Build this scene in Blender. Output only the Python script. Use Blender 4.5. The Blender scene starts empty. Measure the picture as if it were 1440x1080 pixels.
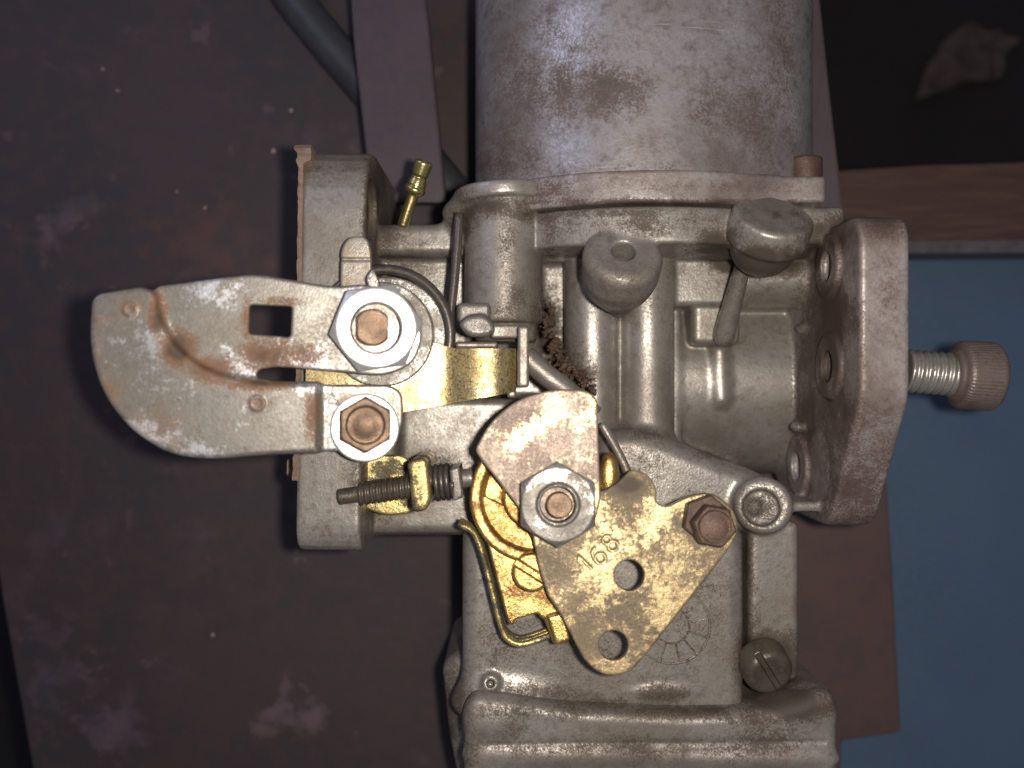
import bpy, math, random
import numpy as np
from mathutils import Vector

random.seed(7)
SC = bpy.context.scene
COL = SC.collection
S = 0.01            # one photo pixel at the reference plane (z = 0) is 0.1 mm; one unit is 1 cm
H = 1250.0          # camera height above the reference plane, in the same pixels
TABLE = -340.0

# ------------------------------------------------------------------ camera
cam = bpy.data.cameras.new('camera')
cam_o = bpy.data.objects.new('camera', cam); COL.objects.link(cam_o)
cam_o.location = (0, 0, H * S)
cam.sensor_width = 36.0
cam.lens = 18.0 * H / 720.0
cam.clip_start = 0.05; cam.clip_end = 500
cam.dof.use_dof = True
cam.dof.focus_distance = (H - 60) * S
cam.dof.aperture_fstop = cam.lens * 1e-3 / (2 * 0.11)
SC.camera = cam_o

# ------------------------------------------------------------------ light
world = bpy.data.worlds.new('World'); SC.world = world
world.use_nodes = True
bg = world.node_tree.nodes['Background']
bg.inputs[0].default_value = (0.80, 0.78, 1.0, 1); bg.inputs[1].default_value = 0.11

def lamp(name, kind, loc, energy, color, **kw):
    l = bpy.data.lights.new(name, kind); l.energy = energy; l.color = color
    for k, v in kw.items(): setattr(l, k, v)
    o = bpy.data.objects.new(name, l); COL.objects.link(o); o.location = loc
    return o
# the phone's flash, just beside its lens
lamp('flash', 'POINT', (0.85, 0.12, H * S), 5200, (1.0, 0.915, 0.80), shadow_soft_size=0.24)
# a cool window some way off beyond the top of the picture
win = lamp('window_light', 'AREA', (-17.0, 15.0, 19.0), 1000, (0.60, 0.66, 1.0), shape='RECTANGLE', size=12, size_y=10)
win.rotation_euler = (Vector((0, 0, 0)) - win.location).to_track_quat('-Z', 'Y').to_euler()

vs = SC.view_settings
SC.display_settings.display_device = 'sRGB'
vs.view_transform = 'Standard'; vs.look = 'None'; vs.gamma = 1.0; vs.exposure = 0.0; vs.use_curve_mapping = False
SC.cycles.use_denoising = True
SC.cycles.max_bounces = 6
SC.cycles.sample_clamp_indirect = 4.0

# ------------------------------------------------------------------ numeric helpers
f32 = np.float32
def W(px, py, z):
    k = (H - z) / H
    return np.array([(px - 720) * k, (540 - py) * k, z])
def vnoise(p, scale, seed=0):
    q = np.asarray(p) / scale + seed * 17.31
    i = np.floor(q).astype(np.int64); f = q - i; f = f * f * (3 - 2 * f)
    def h(a, b, c):
        n = (a * 374761393 + b * 668265263 + c * 2147483647 + seed * 974711) & 0xffffffff
        n = ((n ^ (n >> 13)) * 1274126177) & 0xffffffff
        return ((n ^ (n >> 16)) & 0xffff) / 65535.0
    x, y, z = i[:, 0], i[:, 1], i[:, 2]
    r = 0
    for dx in (0, 1):
        for dy in (0, 1):
            for dz in (0, 1):
                w = (f[:, 0] if dx else 1 - f[:, 0]) * (f[:, 1] if dy else 1 - f[:, 1]) * (f[:, 2] if dz else 1 - f[:, 2])
                r = r + w * h(x + dx, y + dy, z + dz)
    return r
def fbm(p, scale, seed=0, n=4):
    a, t, r = 1.0, 0.0, 0
    for k in range(n):
        r = r + a * vnoise(p, scale / 2 ** k, seed + k); t += a; a *= 0.55
    return r / t
def rotm(axis, deg):
    a = math.radians(deg); c, s = math.cos(a), math.sin(a)
    return np.array({'x': [[1, 0, 0], [0, c, -s], [0, s, c]], 'y': [[c, 0, s], [0, 1, 0], [-s, 0, c]], 'z': [[c, -s, 0], [s, c, 0], [0, 0, 1]]}[axis])

def fil(poly, r=0.0, n=6):
    """round the corners of a polygon; a vertex may carry its own radius as third value"""
    out = []; N = len(poly)
    for i in range(N):
        p = np.array(poly[i][:2], float); rr = poly[i][2] if len(poly[i]) > 2 else r
        a = np.array(poly[i - 1][:2], float) - p; b = np.array(poly[(i + 1) % N][:2], float) - p
        la, lb = np.linalg.norm(a), np.linalg.norm(b)
        if rr <= 0 or la < 1e-6 or lb < 1e-6: out.append(p); continue
        t = min(rr, la * 0.48, lb * 0.48)
        A, B = p + a / la * t, p + b / lb * t
        for k in range(n + 1):
            u = k / n
            out.append((1 - u) ** 2 * A + 2 * u * (1 - u) * p + u * u * B)
    return np.array(out)

def sd_poly(P, X, Y):
    P = np.asarray(P, f32); n = len(P)
    d = np.full(np.broadcast(X, Y).shape, 1e12, f32); s = np.ones(d.shape, bool)
    for i in range(n):
        a = P[i]; b = P[i - 1]; e = b - a
        wx, wy = X - a[0], Y - a[1]
        t = np.clip((wx * e[0] + wy * e[1]) / max(float(e @ e), 1e-9), 0, 1)
        d = np.minimum(d, (wx - e[0] * t) ** 2 + (wy - e[1] * t) ** 2)
        c1, c2, c3 = Y >= a[1], Y < b[1], e[0] * wy > e[1] * wx
        s ^= (c1 & c2 & c3) | (~c1 & ~c2 & ~c3)
    return np.where(s, 1, -1) * np.sqrt(d)
def comb(a, b, r):
    a, b = a + r, b + r
    return np.minimum(np.maximum(a, b), 0) + np.sqrt(np.maximum(a, 0) ** 2 + np.maximum(b, 0) ** 2) - r

# primitives: each returns (function, low corner, high corner)
def box(c, h, r=4, R=None):
    c, h = np.array(c, float), np.array(h, float)
    def f(X, Y, Z):
        x, y, z = X - c[0], Y - c[1], Z - c[2]
        if R is not None:
            x, y, z = R[0, 0] * x + R[1, 0] * y + R[2, 0] * z, R[0, 1] * x + R[1, 1] * y + R[2, 1] * z, R[0, 2] * x + R[1, 2] * y + R[2, 2] * z
        a, b, g = np.abs(x) - h[0] + r, np.abs(y) - h[1] + r, np.abs(z) - h[2] + r
        return np.sqrt(np.maximum(a, 0) ** 2 + np.maximum(b, 0) ** 2 + np.maximum(g, 0) ** 2) + np.minimum(np.maximum(a, np.maximum(b, g)), 0) - r
    e = h if R is None else np.full(3, np.linalg.norm(h))
    return f, c - e, c + e
def span(p0, p1, z0, z1, r=4):
    """box whose near face (at z1) spans the two image corners"""
    a, b = W(p0[0], p0[1], z1), W(p1[0], p1[1], z1)
    lo = np.array([min(a[0], b[0]), min(a[1], b[1]), z0]); hi = np.array([max(a[0], b[0]), max(a[1], b[1]), z1])
    return box((lo + hi) / 2, (hi - lo) / 2, r)
def cyl(a, b, ra, rb=None, r=4):
    a, b = np.array(a, float), np.array(b, float); L = np.linalg.norm(b - a); u = (b - a) / L
    rb = ra if rb is None else rb
    def f(X, Y, Z):
        x, y, z = X - a[0], Y - a[1], Z - a[2]
        t = x * u[0] + y * u[1] + z * u[2]
        q = np.sqrt(np.maximum(x * x + y * y + z * z - t * t, 0))
        rad = ra + (rb - ra) * np.clip(t / L, 0, 1)
        return comb(q - rad, np.abs(t - L / 2) - L / 2, r)
    m = max(ra, rb)
    return f, np.minimum(a, b) - m, np.maximum(a, b) + m
def cap(a, b, ra, rb=None):
    a, b = np.array(a, float), np.array(b, float); rb = ra if rb is None else rb; L2 = float((b - a) @ (b - a))
    def f(X, Y, Z):
        x, y, z = X - a[0], Y - a[1], Z - a[2]
        t = np.clip((x * (b - a)[0] + y * (b - a)[1] + z * (b - a)[2]) / L2, 0, 1)
        return np.sqrt((x - t * (b - a)[0]) ** 2 + (y - t * (b - a)[1]) ** 2 + (z - t * (b - a)[2]) ** 2) - (ra + (rb - ra) * t)
    m = max(ra, rb)
    return f, np.minimum(a, b) - m, np.maximum(a, b) + m
CX, CZ, CR, CQ = 196, -95, 251, .78
def ecyl(y0, y1, R, r):
    """upright drum, a little flattened"""
    def f(X, Y, Z):
        q = np.sqrt((X - CX) ** 2 + ((Z - CZ) / CQ) ** 2) - R
        return comb(q * .85, np.abs(Y - (y0 + y1) / 2) - (y1 - y0) / 2, r)
    return f, np.array([CX - R, y0, CZ - R * CQ]), np.array([CX + R, y1, CZ + R * CQ])
def ball(c, r):
    c = np.array(c, float)
    return (lambda X, Y, Z: np.sqrt((X - c[0]) ** 2 + (Y - c[1]) ** 2 + (Z - c[2]) ** 2) - r), c - r, c + r
def ell(c, h):
    c, h = np.array(c, float), np.array(h, float)
    def f(X, Y, Z):
        k = np.sqrt(((X - c[0]) / h[0]) ** 2 + ((Y - c[1]) / h[1]) ** 2 + ((Z - c[2]) / h[2]) ** 2)
        return (k - 1) * min(h)
    return f, c - h, c + h
def ext(P, z0, z1, r=3):
    """polygon in local x, y pushed along z"""
    P = np.asarray(P, float)
    def f(X, Y, Z): return comb(sd_poly(P, X, Y), np.abs(Z - (z0 + z1) / 2) - (z1 - z0) / 2, r)
    return f, np.array([*P.min(0), z0]), np.array([*P.max(0), z1])
def extx(P, x0, x1, r=3):
    """polygon in y, z pushed along x"""
    P = np.asarray(P, float)
    def f(X, Y, Z): return comb(sd_poly(P, Y, Z), np.abs(X - (x0 + x1) / 2) - (x1 - x0) / 2, r)
    return f, np.array([x0, *P.min(0)]), np.array([x1, *P.max(0)])
def hexa(c, rad, z0, z1, ang=0, r=2.0, cham=0.0):
    """hexagonal prism along z with the corners of its top turned off"""
    P = [(c[0] + rad * math.cos(math.radians(ang + 60 * k)), c[1] + rad * math.sin(math.radians(ang + 60 * k))) for k in range(6)]
    g, lo, hi = ext(P, z0, z1, r)
    def f(X, Y, Z):
        d = g(X, Y, Z)
        if cham:
            q = np.sqrt((X - c[0]) ** 2 + (Y - c[1]) ** 2)
            d = np.maximum(d, (q - rad * (1.5 - cham)) * 0.5 + (Z - z1) * 0.866)
        return d
    return f, lo, hi
def stroke(pts, z, r):
    pts = [np.array([*p, z], float) for p in pts]
    segs = [cap(pts[i], pts[i + 1], r) for i in range(len(pts) - 1)]
    def f(X, Y, Z):
        d = segs[0][0](X, Y, Z)
        for s in segs[1:]: d = np.minimum(d, s[0](X, Y, Z))
        return d
    return f, np.min([s[1] for s in segs], 0), np.max([s[2] for s in segs], 0)

class Field:
    """a solid kept as distances on a grid, in a local frame (R, O)"""
    def __init__(s, lo, hi, cell, R=None, O=(0, 0, 0)):
        s.R = np.eye(3) if R is None else R; s.O = np.array(O, float); s.h = cell
        s.lo = np.array(lo, float) - 3 * cell
        s.n = (np.ceil((np.array(hi, float) + 3 * cell - s.lo) / cell)).astype(int) + 1
        s.d = np.full(s.n, 1e3, f32); s.lab = np.zeros(s.n, np.uint8)
        s.ax = [(s.lo[i] + cell * np.arange(s.n[i])).astype(f32) for i in range(3)]
    def uv(s, px, py, w=0.0):
        """local x, y where the sight line of a pixel meets the local plane z = w"""
        D = np.array([(px - 720) / H, (540 - py) / H, -1.0]); C = np.array([0, 0, H])
        c, d = s.R.T @ (C - s.O), s.R.T @ D
        t = (w - c[2]) / d[2]
        return (c + d * t)[:2]
    def poly(s, pts, w=0.0, r=0.0):
        return np.array([s.uv(*p, w) for p in fil(pts, r)])
    def _sub(s, lo, hi, k):
        m = max(k, 24) + 2 * s.h
        i0 = np.clip(np.floor((lo - m - s.lo) / s.h).astype(int), 0, s.n); i1 = np.clip(np.ceil((hi + m - s.lo) / s.h).astype(int) + 1, 0, s.n)
        sl = tuple(slice(a, b) for a, b in zip(i0, i1))
        return sl, (s.ax[0][sl[0]][:, None, None], s.ax[1][sl[1]][None, :, None], s.ax[2][sl[2]][None, None, :])
    def add(s, prim, k=0.0, lab=0):
        f, lo, hi = prim; sl, g = s._sub(lo, hi, k)
        b = f(*g).astype(f32); a = s.d[sl]
        L = s.lab[sl]; L[np.broadcast_to(b < a, L.shape)] = lab
        m = np.minimum(a, b)
        if k > 0: m = m - np.maximum(k - np.abs(a - b), 0) ** 2 / (4 * k)
        s.d[sl] = m
        return s
    def cut(s, prim, k=0.0):
        f, lo, hi = prim; sl, g = s._sub(lo, hi, k)
        b = -f(*g).astype(f32); a = s.d[sl]
        m = np.maximum(a, b)
        if k > 0: m = m + np.maximum(k - np.abs(a - b), 0) ** 2 / (4 * k)
        s.d[sl] = m
        return s
    def sample(s, p):
        q = (p - s.lo) / s.h; i = np.clip(np.floor(q).astype(int), 0, s.n - 2); f = np.clip(q - i, 0, 1)
        r = 0
        for dx in (0, 1):
            for dy in (0, 1):
                for dz in (0, 1):
                    w = (f[:, 0] if dx else 1 - f[:, 0]) * (f[:, 1] if dy else 1 - f[:, 1]) * (f[:, 2] if dz else 1 - f[:, 2])
                    r = r + w * s.d[i[:, 0] + dx, i[:, 1] + dy, i[:, 2] + dz]
        return r
    def surface(s):
        d = s.d; neg = d < 0; n = s.n
        c = np.zeros(n - 1, np.uint8)
        for dx in (0, 1):
            for dy in (0, 1):
                for dz in (0, 1):
                    c += neg[dx:n[0] - 1 + dx, dy:n[1] - 1 + dy, dz:n[2] - 1 + dz]
        act = np.argwhere((c > 0) & (c < 8))
        idx = np.full(n - 1, -1, np.int32); idx[tuple(act.T)] = np.arange(len(act))
        V = np.zeros((len(act), 3)); cnt = np.zeros(len(act))
        for ax in range(3):
            o = [i for i in range(3) if i != ax]
            for u in (0, 1):
                for v in (0, 1):
                    p = act.copy(); p[:, o[0]] += u; p[:, o[1]] += v
                    q = p.copy(); q[:, ax] += 1
                    a, b = d[tuple(p.T)], d[tuple(q.T)]
                    m = (a < 0) != (b < 0)
                    t = np.where(m, a / np.where(m, a - b, 1), 0)
                    P = p.astype(float); P[:, ax] += t
                    V[m] += P[m]; cnt[m] += 1
        V = V / cnt[:, None] * s.h + s.lo
        F = []
        for ax in range(3):
            o = [(ax + 1) % 3, (ax + 2) % 3]
            sl0 = [slice(None)] * 3; sl1 = [slice(None)] * 3
            sl0[ax] = slice(0, n[ax] - 1); sl1[ax] = slice(1, n[ax])
            for i in o:
                sl0[i] = slice(1, n[i] - 1); sl1[i] = slice(1, n[i] - 1)
            a, b = neg[tuple(sl0)], neg[tuple(sl1)]
            for m, flip in ((a & ~b, False), (~a & b, True)):
                e = np.argwhere(m)
                for i in o: e[:, i] += 1
                q = []
                for u, v in ((0, 0), (-1, 0), (-1, -1), (0, -1)):
                    p = e.copy(); p[:, o[0]] += u; p[:, o[1]] += v; q.append(idx[tuple(p.T)])
                q = np.stack(q if not flip else q[::-1], 1)
                F.append(q)
        F = np.concatenate(F)
        # pull vertices onto the surface and take the normals from the distances
        for it in range(2):
            N = s.normals(V); V = V - N * np.clip(s.sample(V), -s.h * .5, s.h * .5)[:, None] * 0.8
        N = s.normals(V)
        li = np.clip(np.round((V - s.lo) / s.h).astype(int), 0, n - 1)
        return V, F, N, s.lab[tuple(li.T)]
    def normals(s, V):
        e = s.h * 0.75; N = np.zeros_like(V)
        for i in range(3):
            o = np.zeros(3); o[i] = e
            N[:, i] = s.sample(V + o) - s.sample(V - o)
        return N / np.maximum(np.linalg.norm(N, axis=1), 1e-9)[:, None]

# ------------------------------------------------------------------ object helpers
STAIN = []     # rust and grime patches on the casting: (px, py, radius_x, radius_y, strength)
ROOT = {}
def link(name, me, mat, parent=None):
    o = bpy.data.objects.new(name, me); COL.objects.link(o)
    if mat: me.materials.append(mat)
    if parent is not None: o.parent = parent
    return o
def wroot(parent):
    v = np.zeros(3)
    while parent is not None:
        v = v + np.array(parent.location); parent = parent.parent
    return v
def mesh_np(name, V, F, mat, parent=None, N=None, smooth=True, stains=None, noise=0.0):
    """V in pixels and world axes"""
    me = bpy.data.meshes.new(name)
    P = V * S - wroot(parent)
    me.vertices.add(len(V)); me.vertices.foreach_set('co', P.astype(f32).ravel())
    k = F.shape[1]
    me.loops.add(F.size); me.loops.foreach_set('vertex_index', F.astype(np.int32).ravel())
    me.polygons.add(len(F)); me.polygons.foreach_set('loop_start', np.arange(0, F.size, k, dtype=np.int32))
    me.update(calc_edges=True)
    me.polygons.foreach_set('use_smooth', np.full(len(F), smooth)); me.update()
    if N is not None: me.normals_split_custom_set_from_vertices(N.astype(f32))
    if stains is not None:
        pk = H / (H - V[:, 2]); X = V[:, 0] * pk + 720; Y = 540 - V[:, 1] * pk
        n = fbm(V, 34, 3, 5); a = np.zeros(len(V))
        for (px, py, rx, ry, st) in stains:
            q = np.sqrt(((X - px) / rx) ** 2 + ((Y - py) / ry) ** 2)
            a = np.maximum(a, st * np.clip(1.25 - q, 0, 1) ** 0.7) if st > 0 else a * (1 + st * np.clip(1.3 - q, 0, 1) ** .5)
        a = np.clip(a * (0.30 + 1.35 * n), 0, 1)
        at = me.attributes.new('stain', 'FLOAT', 'POINT'); at.data.foreach_set('value', a.astype(f32))
    return link(name, me, mat, parent)
def solid(name, F_, mat, parent=None, stains=None):
    V, F, N, L = F_.surface()
    V = V @ F_.R.T + F_.O; N = N @ F_.R.T
    return mesh_np(name, V, F, mat, parent, N, True, stains)
def solids(F_, table, stains=None):
    """one casting cut into named parts by which shape each face belongs to; normals stay those of the whole"""
    V, F, N, L = F_.surface(); V = V @ F_.R.T + F_.O; N = N @ F_.R.T
    fl = np.median(L[F], axis=1).astype(int) if len(F) else L
    fl = L[F[:, 0]].astype(int)
    out = {}
    for lab, (name, mat, parent) in table.items():
        m = F[fl == lab]
        if not len(m): continue
        u, inv = np.unique(m, return_inverse=True)
        out[lab] = mesh_np(name, V[u], inv.reshape(m.shape), mat, parent() if callable(parent) else parent, N[u], True, stains)
    return out
def tube(name, pts, r, mat, parent=None, n=14, closed=False, stains=None):
    P = [np.array(p, float) for p in pts]; M = len(P); V = []; up = None
    rs = r if hasattr(r, '__len__') else [r] * M
    for i in range(M):
        t = P[(i + 1) % M if closed else min(i + 1, M - 1)] - P[i - 1 if (closed or i) else 0]; t /= np.linalg.norm(t)
        if up is None: up = np.array([0, 0, 1.0]) if abs(t[2]) < .9 else np.array([1.0, 0, 0])
        up = up - t * (up @ t); up /= np.linalg.norm(up); b = np.cross(t, up)
        for k in range(n):
            a = 2 * math.pi * k / n; V.append(P[i] + rs[i] * (math.cos(a) * up + math.sin(a) * b))
    F = []
    for i in range(M if closed else M - 1):
        j = (i + 1) % M
        for k in range(n): F.append((i * n + k, i * n + (k + 1) % n, j * n + (k + 1) % n, j * n + k))
    if not closed:
        for i, s in ((0, -1), (M - 1, 1)):
            V.append(P[i]); c = len(V) - 1
            for k in range(n):
                a, b2 = i * n + k, i * n + (k + 1) % n
                F.append((c, a, b2, b2) if s > 0 else (c, b2, a, a))
    F = np.array(F); me_q = F[F[:, 2] != F[:, 3]]; me_t = F[F[:, 2] == F[:, 3]][:, :3]
    me = bpy.data.meshes.new(name)
    me.from_pydata([tuple(v * S - wroot(parent)) for v in V], [], [tuple(int(x) for x in q) for q in me_q] + [tuple(int(x) for x in q) for q in me_t])
    me.polygons.foreach_set('use_smooth', [True] * len(me.polygons))
    return link(name, me, mat, parent)
def spline(pts, n=8):
    P = [np.array(p, float) for p in pts]; P = [2 * P[0] - P[1]] + P + [2 * P[-1] - P[-2]]; out = []
    for i in range(1, len(P) - 2):
        for k in range(n):
            t = k / n; a, b, c, d = P[i - 1:i + 3]
            out.append(0.5 * (2 * b + (c - a) * t + (2 * a - 5 * b + 4 * c - d) * t * t + (3 * b - a - 3 * c + d) * t ** 3))
    return out + [P[-2]]
def tag(o, label, cat, group=None, kind=None):
    if label: o['label'] = label
    if cat: o['category'] = cat
    if group: o['group'] = group
    if kind: o['kind'] = kind
    return o
def empty(name, loc):
    o = bpy.data.objects.new(name, None); COL.objects.link(o); o.location = loc; o.empty_display_size = .3
    return o

# ------------------------------------------------------------------ materials
class M_:
    def __init__(s, name):
        s.m = bpy.data.materials.new(name); s.m.use_nodes = True; s.t = s.m.node_tree; s.b = s.t.nodes['Principled BSDF']
        s.co = s.t.nodes.new('ShaderNodeTexCoord').outputs['Object']
    def noise(s, scale, detail=4, rough=.6, lo=.4, hi=.6, stretch=None, dist=0.0):
        n = s.t.nodes.new('ShaderNodeTexNoise'); n.inputs['Scale'].default_value = scale; n.inputs['Detail'].default_value = detail
        n.inputs['Roughness'].default_value = rough; n.inputs['Distortion'].default_value = dist
        if stretch:
            mp = s.t.nodes.new('ShaderNodeMapping'); mp.inputs['Scale'].default_value = stretch; s.t.links.new(s.co, mp.inputs[0]); s.t.links.new(mp.outputs[0], n.inputs['Vector'])
        else: s.t.links.new(s.co, n.inputs['Vector'])
        return s.ramp(n.outputs['Fac'], lo, hi)
    def ramp(s, x, lo, hi, a=0., b=1.):
        r = s.t.nodes.new('ShaderNodeMapRange'); r.clamp = True
        for i, v in enumerate((lo, hi, a, b)): r.inputs[i + 1].default_value = v
        s.t.links.new(x, r.inputs[0]); return r.outputs[0]
    def math(s, op, a, b):
        n = s.t.nodes.new('ShaderNodeMath'); n.operation = op; n.use_clamp = False
        for i, v in enumerate((a, b)):
            if isinstance(v, (int, float)): n.inputs[i].default_value = v
            else: s.t.links.new(v, n.inputs[i])
        return n.outputs[0]
    def mix(s, f, a, b):
        n = s.t.nodes.new('ShaderNodeMix'); n.data_type = 'RGBA'; n.clamp_factor = True
        for i, v in ((0, f), (6, a), (7, b)):
            if isinstance(v, (int, float)): n.inputs[i].default_value = v
            elif isinstance(v, tuple): n.inputs[i].default_value = (*v, 1)
            else: s.t.links.new(v, n.inputs[i])
        return n.outputs[2]
    def attr(s, name):
        n = s.t.nodes.new('ShaderNodeAttribute'); n.attribute_name = name; return n.outputs['Fac']
    def set(s, k, v):
        if isinstance(v, (int, float)): s.b.inputs[k].default_value = v
        elif isinstance(v, tuple): s.b.inputs[k].default_value = (*v, 1)
        else: s.t.links.new(v, s.b.inputs[k])
        return s
    def bump(s, h, strength, dist):
        n = s.t.nodes.new('ShaderNodeBump'); n.inputs['Strength'].default_value = strength; n.inputs['Distance'].default_value = dist
        s.t.links.new(h, n.inputs['Height']); s.t.links.new(n.outputs[0], s.b.inputs['Normal']); return s

def metal(name, a, b, c=None, metallic=.6, rough=(.35, .6), big=.9, fine=9., spots=.35, spot_col=(.10, .06, .04), spot_at=(.60, .70), bump=.25, stain=False, stain_col=(.13, .065, .035), wear=None, patch=(.44, .60), grit=.35, streak=None):
    """worn metal: two tones in patches, fine grit and pits, optional stains, and wear = (colour, scale, low, high, roughness, metallic) where a brighter skin is left"""
    m = M_(name)
    p = m.noise(big, 6, .66, *patch)
    col = m.mix(p, a, b)
    rg = m.ramp(p, 0, 1, *rough)
    q = m.noise(fine, 5, .7, .50, .72)
    if c: col = m.mix(m.math('MULTIPLY', q, .75), col, c)
    gr = m.noise(fine * 3.6, 3, .8, .42, .60)
    col = m.mix(m.math('MULTIPLY', gr, grit), col, tuple(x * .62 for x in b))
    rg = m.math('ADD', rg, m.math('MULTIPLY', m.math('SUBTRACT', gr, .5), .12))
    sp = m.noise(fine * 2.2, 4, .75, *spot_at)
    col = m.mix(m.math('MULTIPLY', sp, spots), col, spot_col)
    mt = metallic
    if wear:
        wc, wsc, wl, wh, wr, wm = wear
        n1 = m.noise(wsc, 3, .55, 0, 1); n2 = m.noise(wsc * 10.0, 5, .80, 0, 1)
        w = m.ramp(m.math('ADD', m.math('MULTIPLY', n1, .6), m.math('MULTIPLY', n2, .4)), wl, wh)
        w = m.math('MULTIPLY', w, m.math('SUBTRACT', 1., m.math('MULTIPLY', gr, .45)))
        col = m.mix(w, col, wc)
        rg = m.math('ADD', m.math('MULTIPLY', rg, m.math('SUBTRACT', 1., w)), m.math('MULTIPLY', w, wr))
        mt = m.math('ADD', m.math('MULTIPLY', w, wm - metallic), metallic)
    if streak:
        mp = m.t.nodes.new('ShaderNodeMapping'); mp.inputs['Rotation'].default_value = (0, 0, math.radians(streak[1])); mp.inputs['Scale'].default_value = (.5, 16, .5)
        m.t.links.new(m.co, mp.inputs[0]); n = m.t.nodes.new('ShaderNodeTexNoise'); n.inputs['Scale'].default_value = 1.6; n.inputs['Detail'].default_value = 2
        m.t.links.new(mp.outputs[0], n.inputs['Vector'])
        col = m.mix(m.math('MULTIPLY', m.math('MULTIPLY', m.ramp(n.outputs['Fac'], .69, .74), m.noise(1.1, 2, .5, .5, .6)), .8), col, streak[0])
    if stain:
        s = m.attr('stain')
        g = m.noise(fine * 1.3, 5, .75, .35, .65)
        g2 = m.noise(fine * 4.5, 3, .8, .38, .62)
        s2 = m.ramp(m.math('ADD', m.math('ADD', s, m.math('MULTIPLY', m.math('SUBTRACT', g, .5), .40)), m.math('MULTIPLY', m.math('MULTIPLY', m.math('SUBTRACT', g2, .5), .45), m.ramp(s, .0, .3))), .20, .72)
        col = m.mix(m.math('MULTIPLY', s2, .9), col, m.mix(m.math('MULTIPLY', g, m.ramp(s, .45, 1., 1., .25)), stain_col, tuple(x * 1.7 for x in stain_col)))
        rg = m.math('ADD', m.math('MULTIPLY', rg, m.math('SUBTRACT', 1., s2)), m.math('MULTIPLY', s2, .66))
        mt = m.math('MULTIPLY', m.math('SUBTRACT', 1., m.math('MULTIPLY', s2, .85)), mt)
    if stain: col = m.mix(m.ramp(s, .82, 1.0, 0., .6), col, (.045, .033, .024))
    m.set('Base Color', col).set('Roughness', rg).set('Metallic', mt)
    hgt = m.math('ADD', m.noise(fine * 3.2, 4, .7, 0, 1), m.math('ADD', m.math('MULTIPLY', m.noise(fine * .5, 3, .6, 0, 1), 1.2), m.math('MULTIPLY', m.noise(fine * .17, 3, .55, 0, 1), 2.2)))
    m.bump(hgt, bump, .012)
    return m.m

M = {}
M['cast'] = metal('cast_alloy', (.43, .405, .375), (.285, .255, .222), (.20, .165, .132), metallic=.5, rough=(.34, .48), big=.8, fine=8, spots=.40, stain=True, stain_col=(.054, .037, .024), bump=.32)
M['chamber'] = metal('chamber_alloy', (.45, .43, .45), (.22, .188, .18), (.15, .118, .108), metallic=.42, rough=(.33, .54), big=.8, patch=(.41, .66), fine=6, spots=.3, stain=True, stain_col=(.072, .050, .043), bump=.28, streak=((.70, .67, .64), -35))
M['flange'] = metal('flange_alloy', (.43, .39, .375), (.26, .215, .195), (.17, .125, .105), metallic=.38, rough=(.40, .55), big=1.1, fine=8, spots=.5, stain=True, stain_col=(.068, .040, .031), bump=.34)
M['bracket'] = metal('zinc_plated_bracket', (.33, .315, .29), (.245, .225, .195), (.20, .16, .12), metallic=.58, rough=(.36, .47), big=.9, fine=8, spots=.3, stain=True, stain_col=(.165, .085, .042), wear=((.80, .82, .88), 1.3, .535, .590, .31, .85), bump=.2)
M['zinc'] = metal('bright_zinc', (.86, .86, .85), (.80, .79, .76), (.6, .56, .5), metallic=.75, rough=(.34, .44), big=2.5, fine=12, spots=.35, bump=.35, grit=.15)
M['dull_zinc'] = metal('dull_zinc', (.29, .27, .245), (.215, .195, .17), (.15, .125, .10), metallic=.5, rough=(.36, .5), big=2.0, fine=12, spots=.45, wear=((.74, .71, .66), 3.0, .53, .58, .30, .85), bump=.5)
M['gold'] = metal('yellow_passivated_steel', (.46, .27, .085), (.26, .125, .05), (.22, .085, .05), metallic=.8, rough=(.32, .5), big=1.9, fine=11, spots=.7, spot_col=(.08, .05, .03), bump=.5, grit=.5, wear=((.92, .68, .25), 1.8, .47, .55, .28, .92))
M['choke'] = metal('pale_passivated_sheet', (.72, .59, .33), (.46, .36, .18), (.30, .22, .11), metallic=.85, rough=(.27, .42), big=2.6, fine=13, spots=.75, spot_col=(.075, .055, .03), spot_at=(.55, .61), bump=.3, grit=.4)
M['lever'] = metal('worn_yellow_lever', (.27, .21, .13), (.18, .145, .10), (.24, .165, .10), metallic=.55, rough=(.42, .55), big=1.15, fine=9, spots=.40, spot_col=(.15, .11, .065), wear=((.74, .57, .30), 1.3, .495, .55, .36, .82), stain=True, stain_col=(.15, .115, .075), bump=.42, patch=(.42, .58))
M['sector'] = metal('worn_sector', (.40, .32, .26), (.31, .245, .205), (.34, .235, .19), metallic=.5, rough=(.46, .58), big=1.6, fine=9, spots=.35, spot_col=(.20, .13, .10), wear=((.90, .72, .40), 1.7, .50, .56, .33, .88), bump=.5)
M['copper'] = metal('brownish_shaft', (.25, .165, .115), (.18, .115, .08), (.40, .28, .17), metallic=.6, rough=(.36, .5), big=5, fine=20, spots=.5, bump=.4)
M['dirty_gold'] = metal('grimy_gilt_steel', (.15, .125, .08), (.10, .085, .055), (.20, .13, .07), metallic=.4, rough=(.45, .6), big=2.5, fine=12, spots=.4, wear=((.80, .64, .27), 3.2, .475, .53, .30, .9), bump=.5)
M['pale'] = metal('pale_tongue', (.52, .475, .42), (.42, .355, .27), (.28, .22, .16), metallic=.6, rough=(.36, .5), big=3.5, fine=14, spots=.9, spot_col=(.12, .09, .06), bump=.4)
M['oily'] = metal('oily_screw', (.17, .145, .115), (.10, .085, .06), (.25, .22, .18), metallic=.5, rough=(.30, .45), big=3, fine=12, spots=.5, bump=.4)
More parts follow.
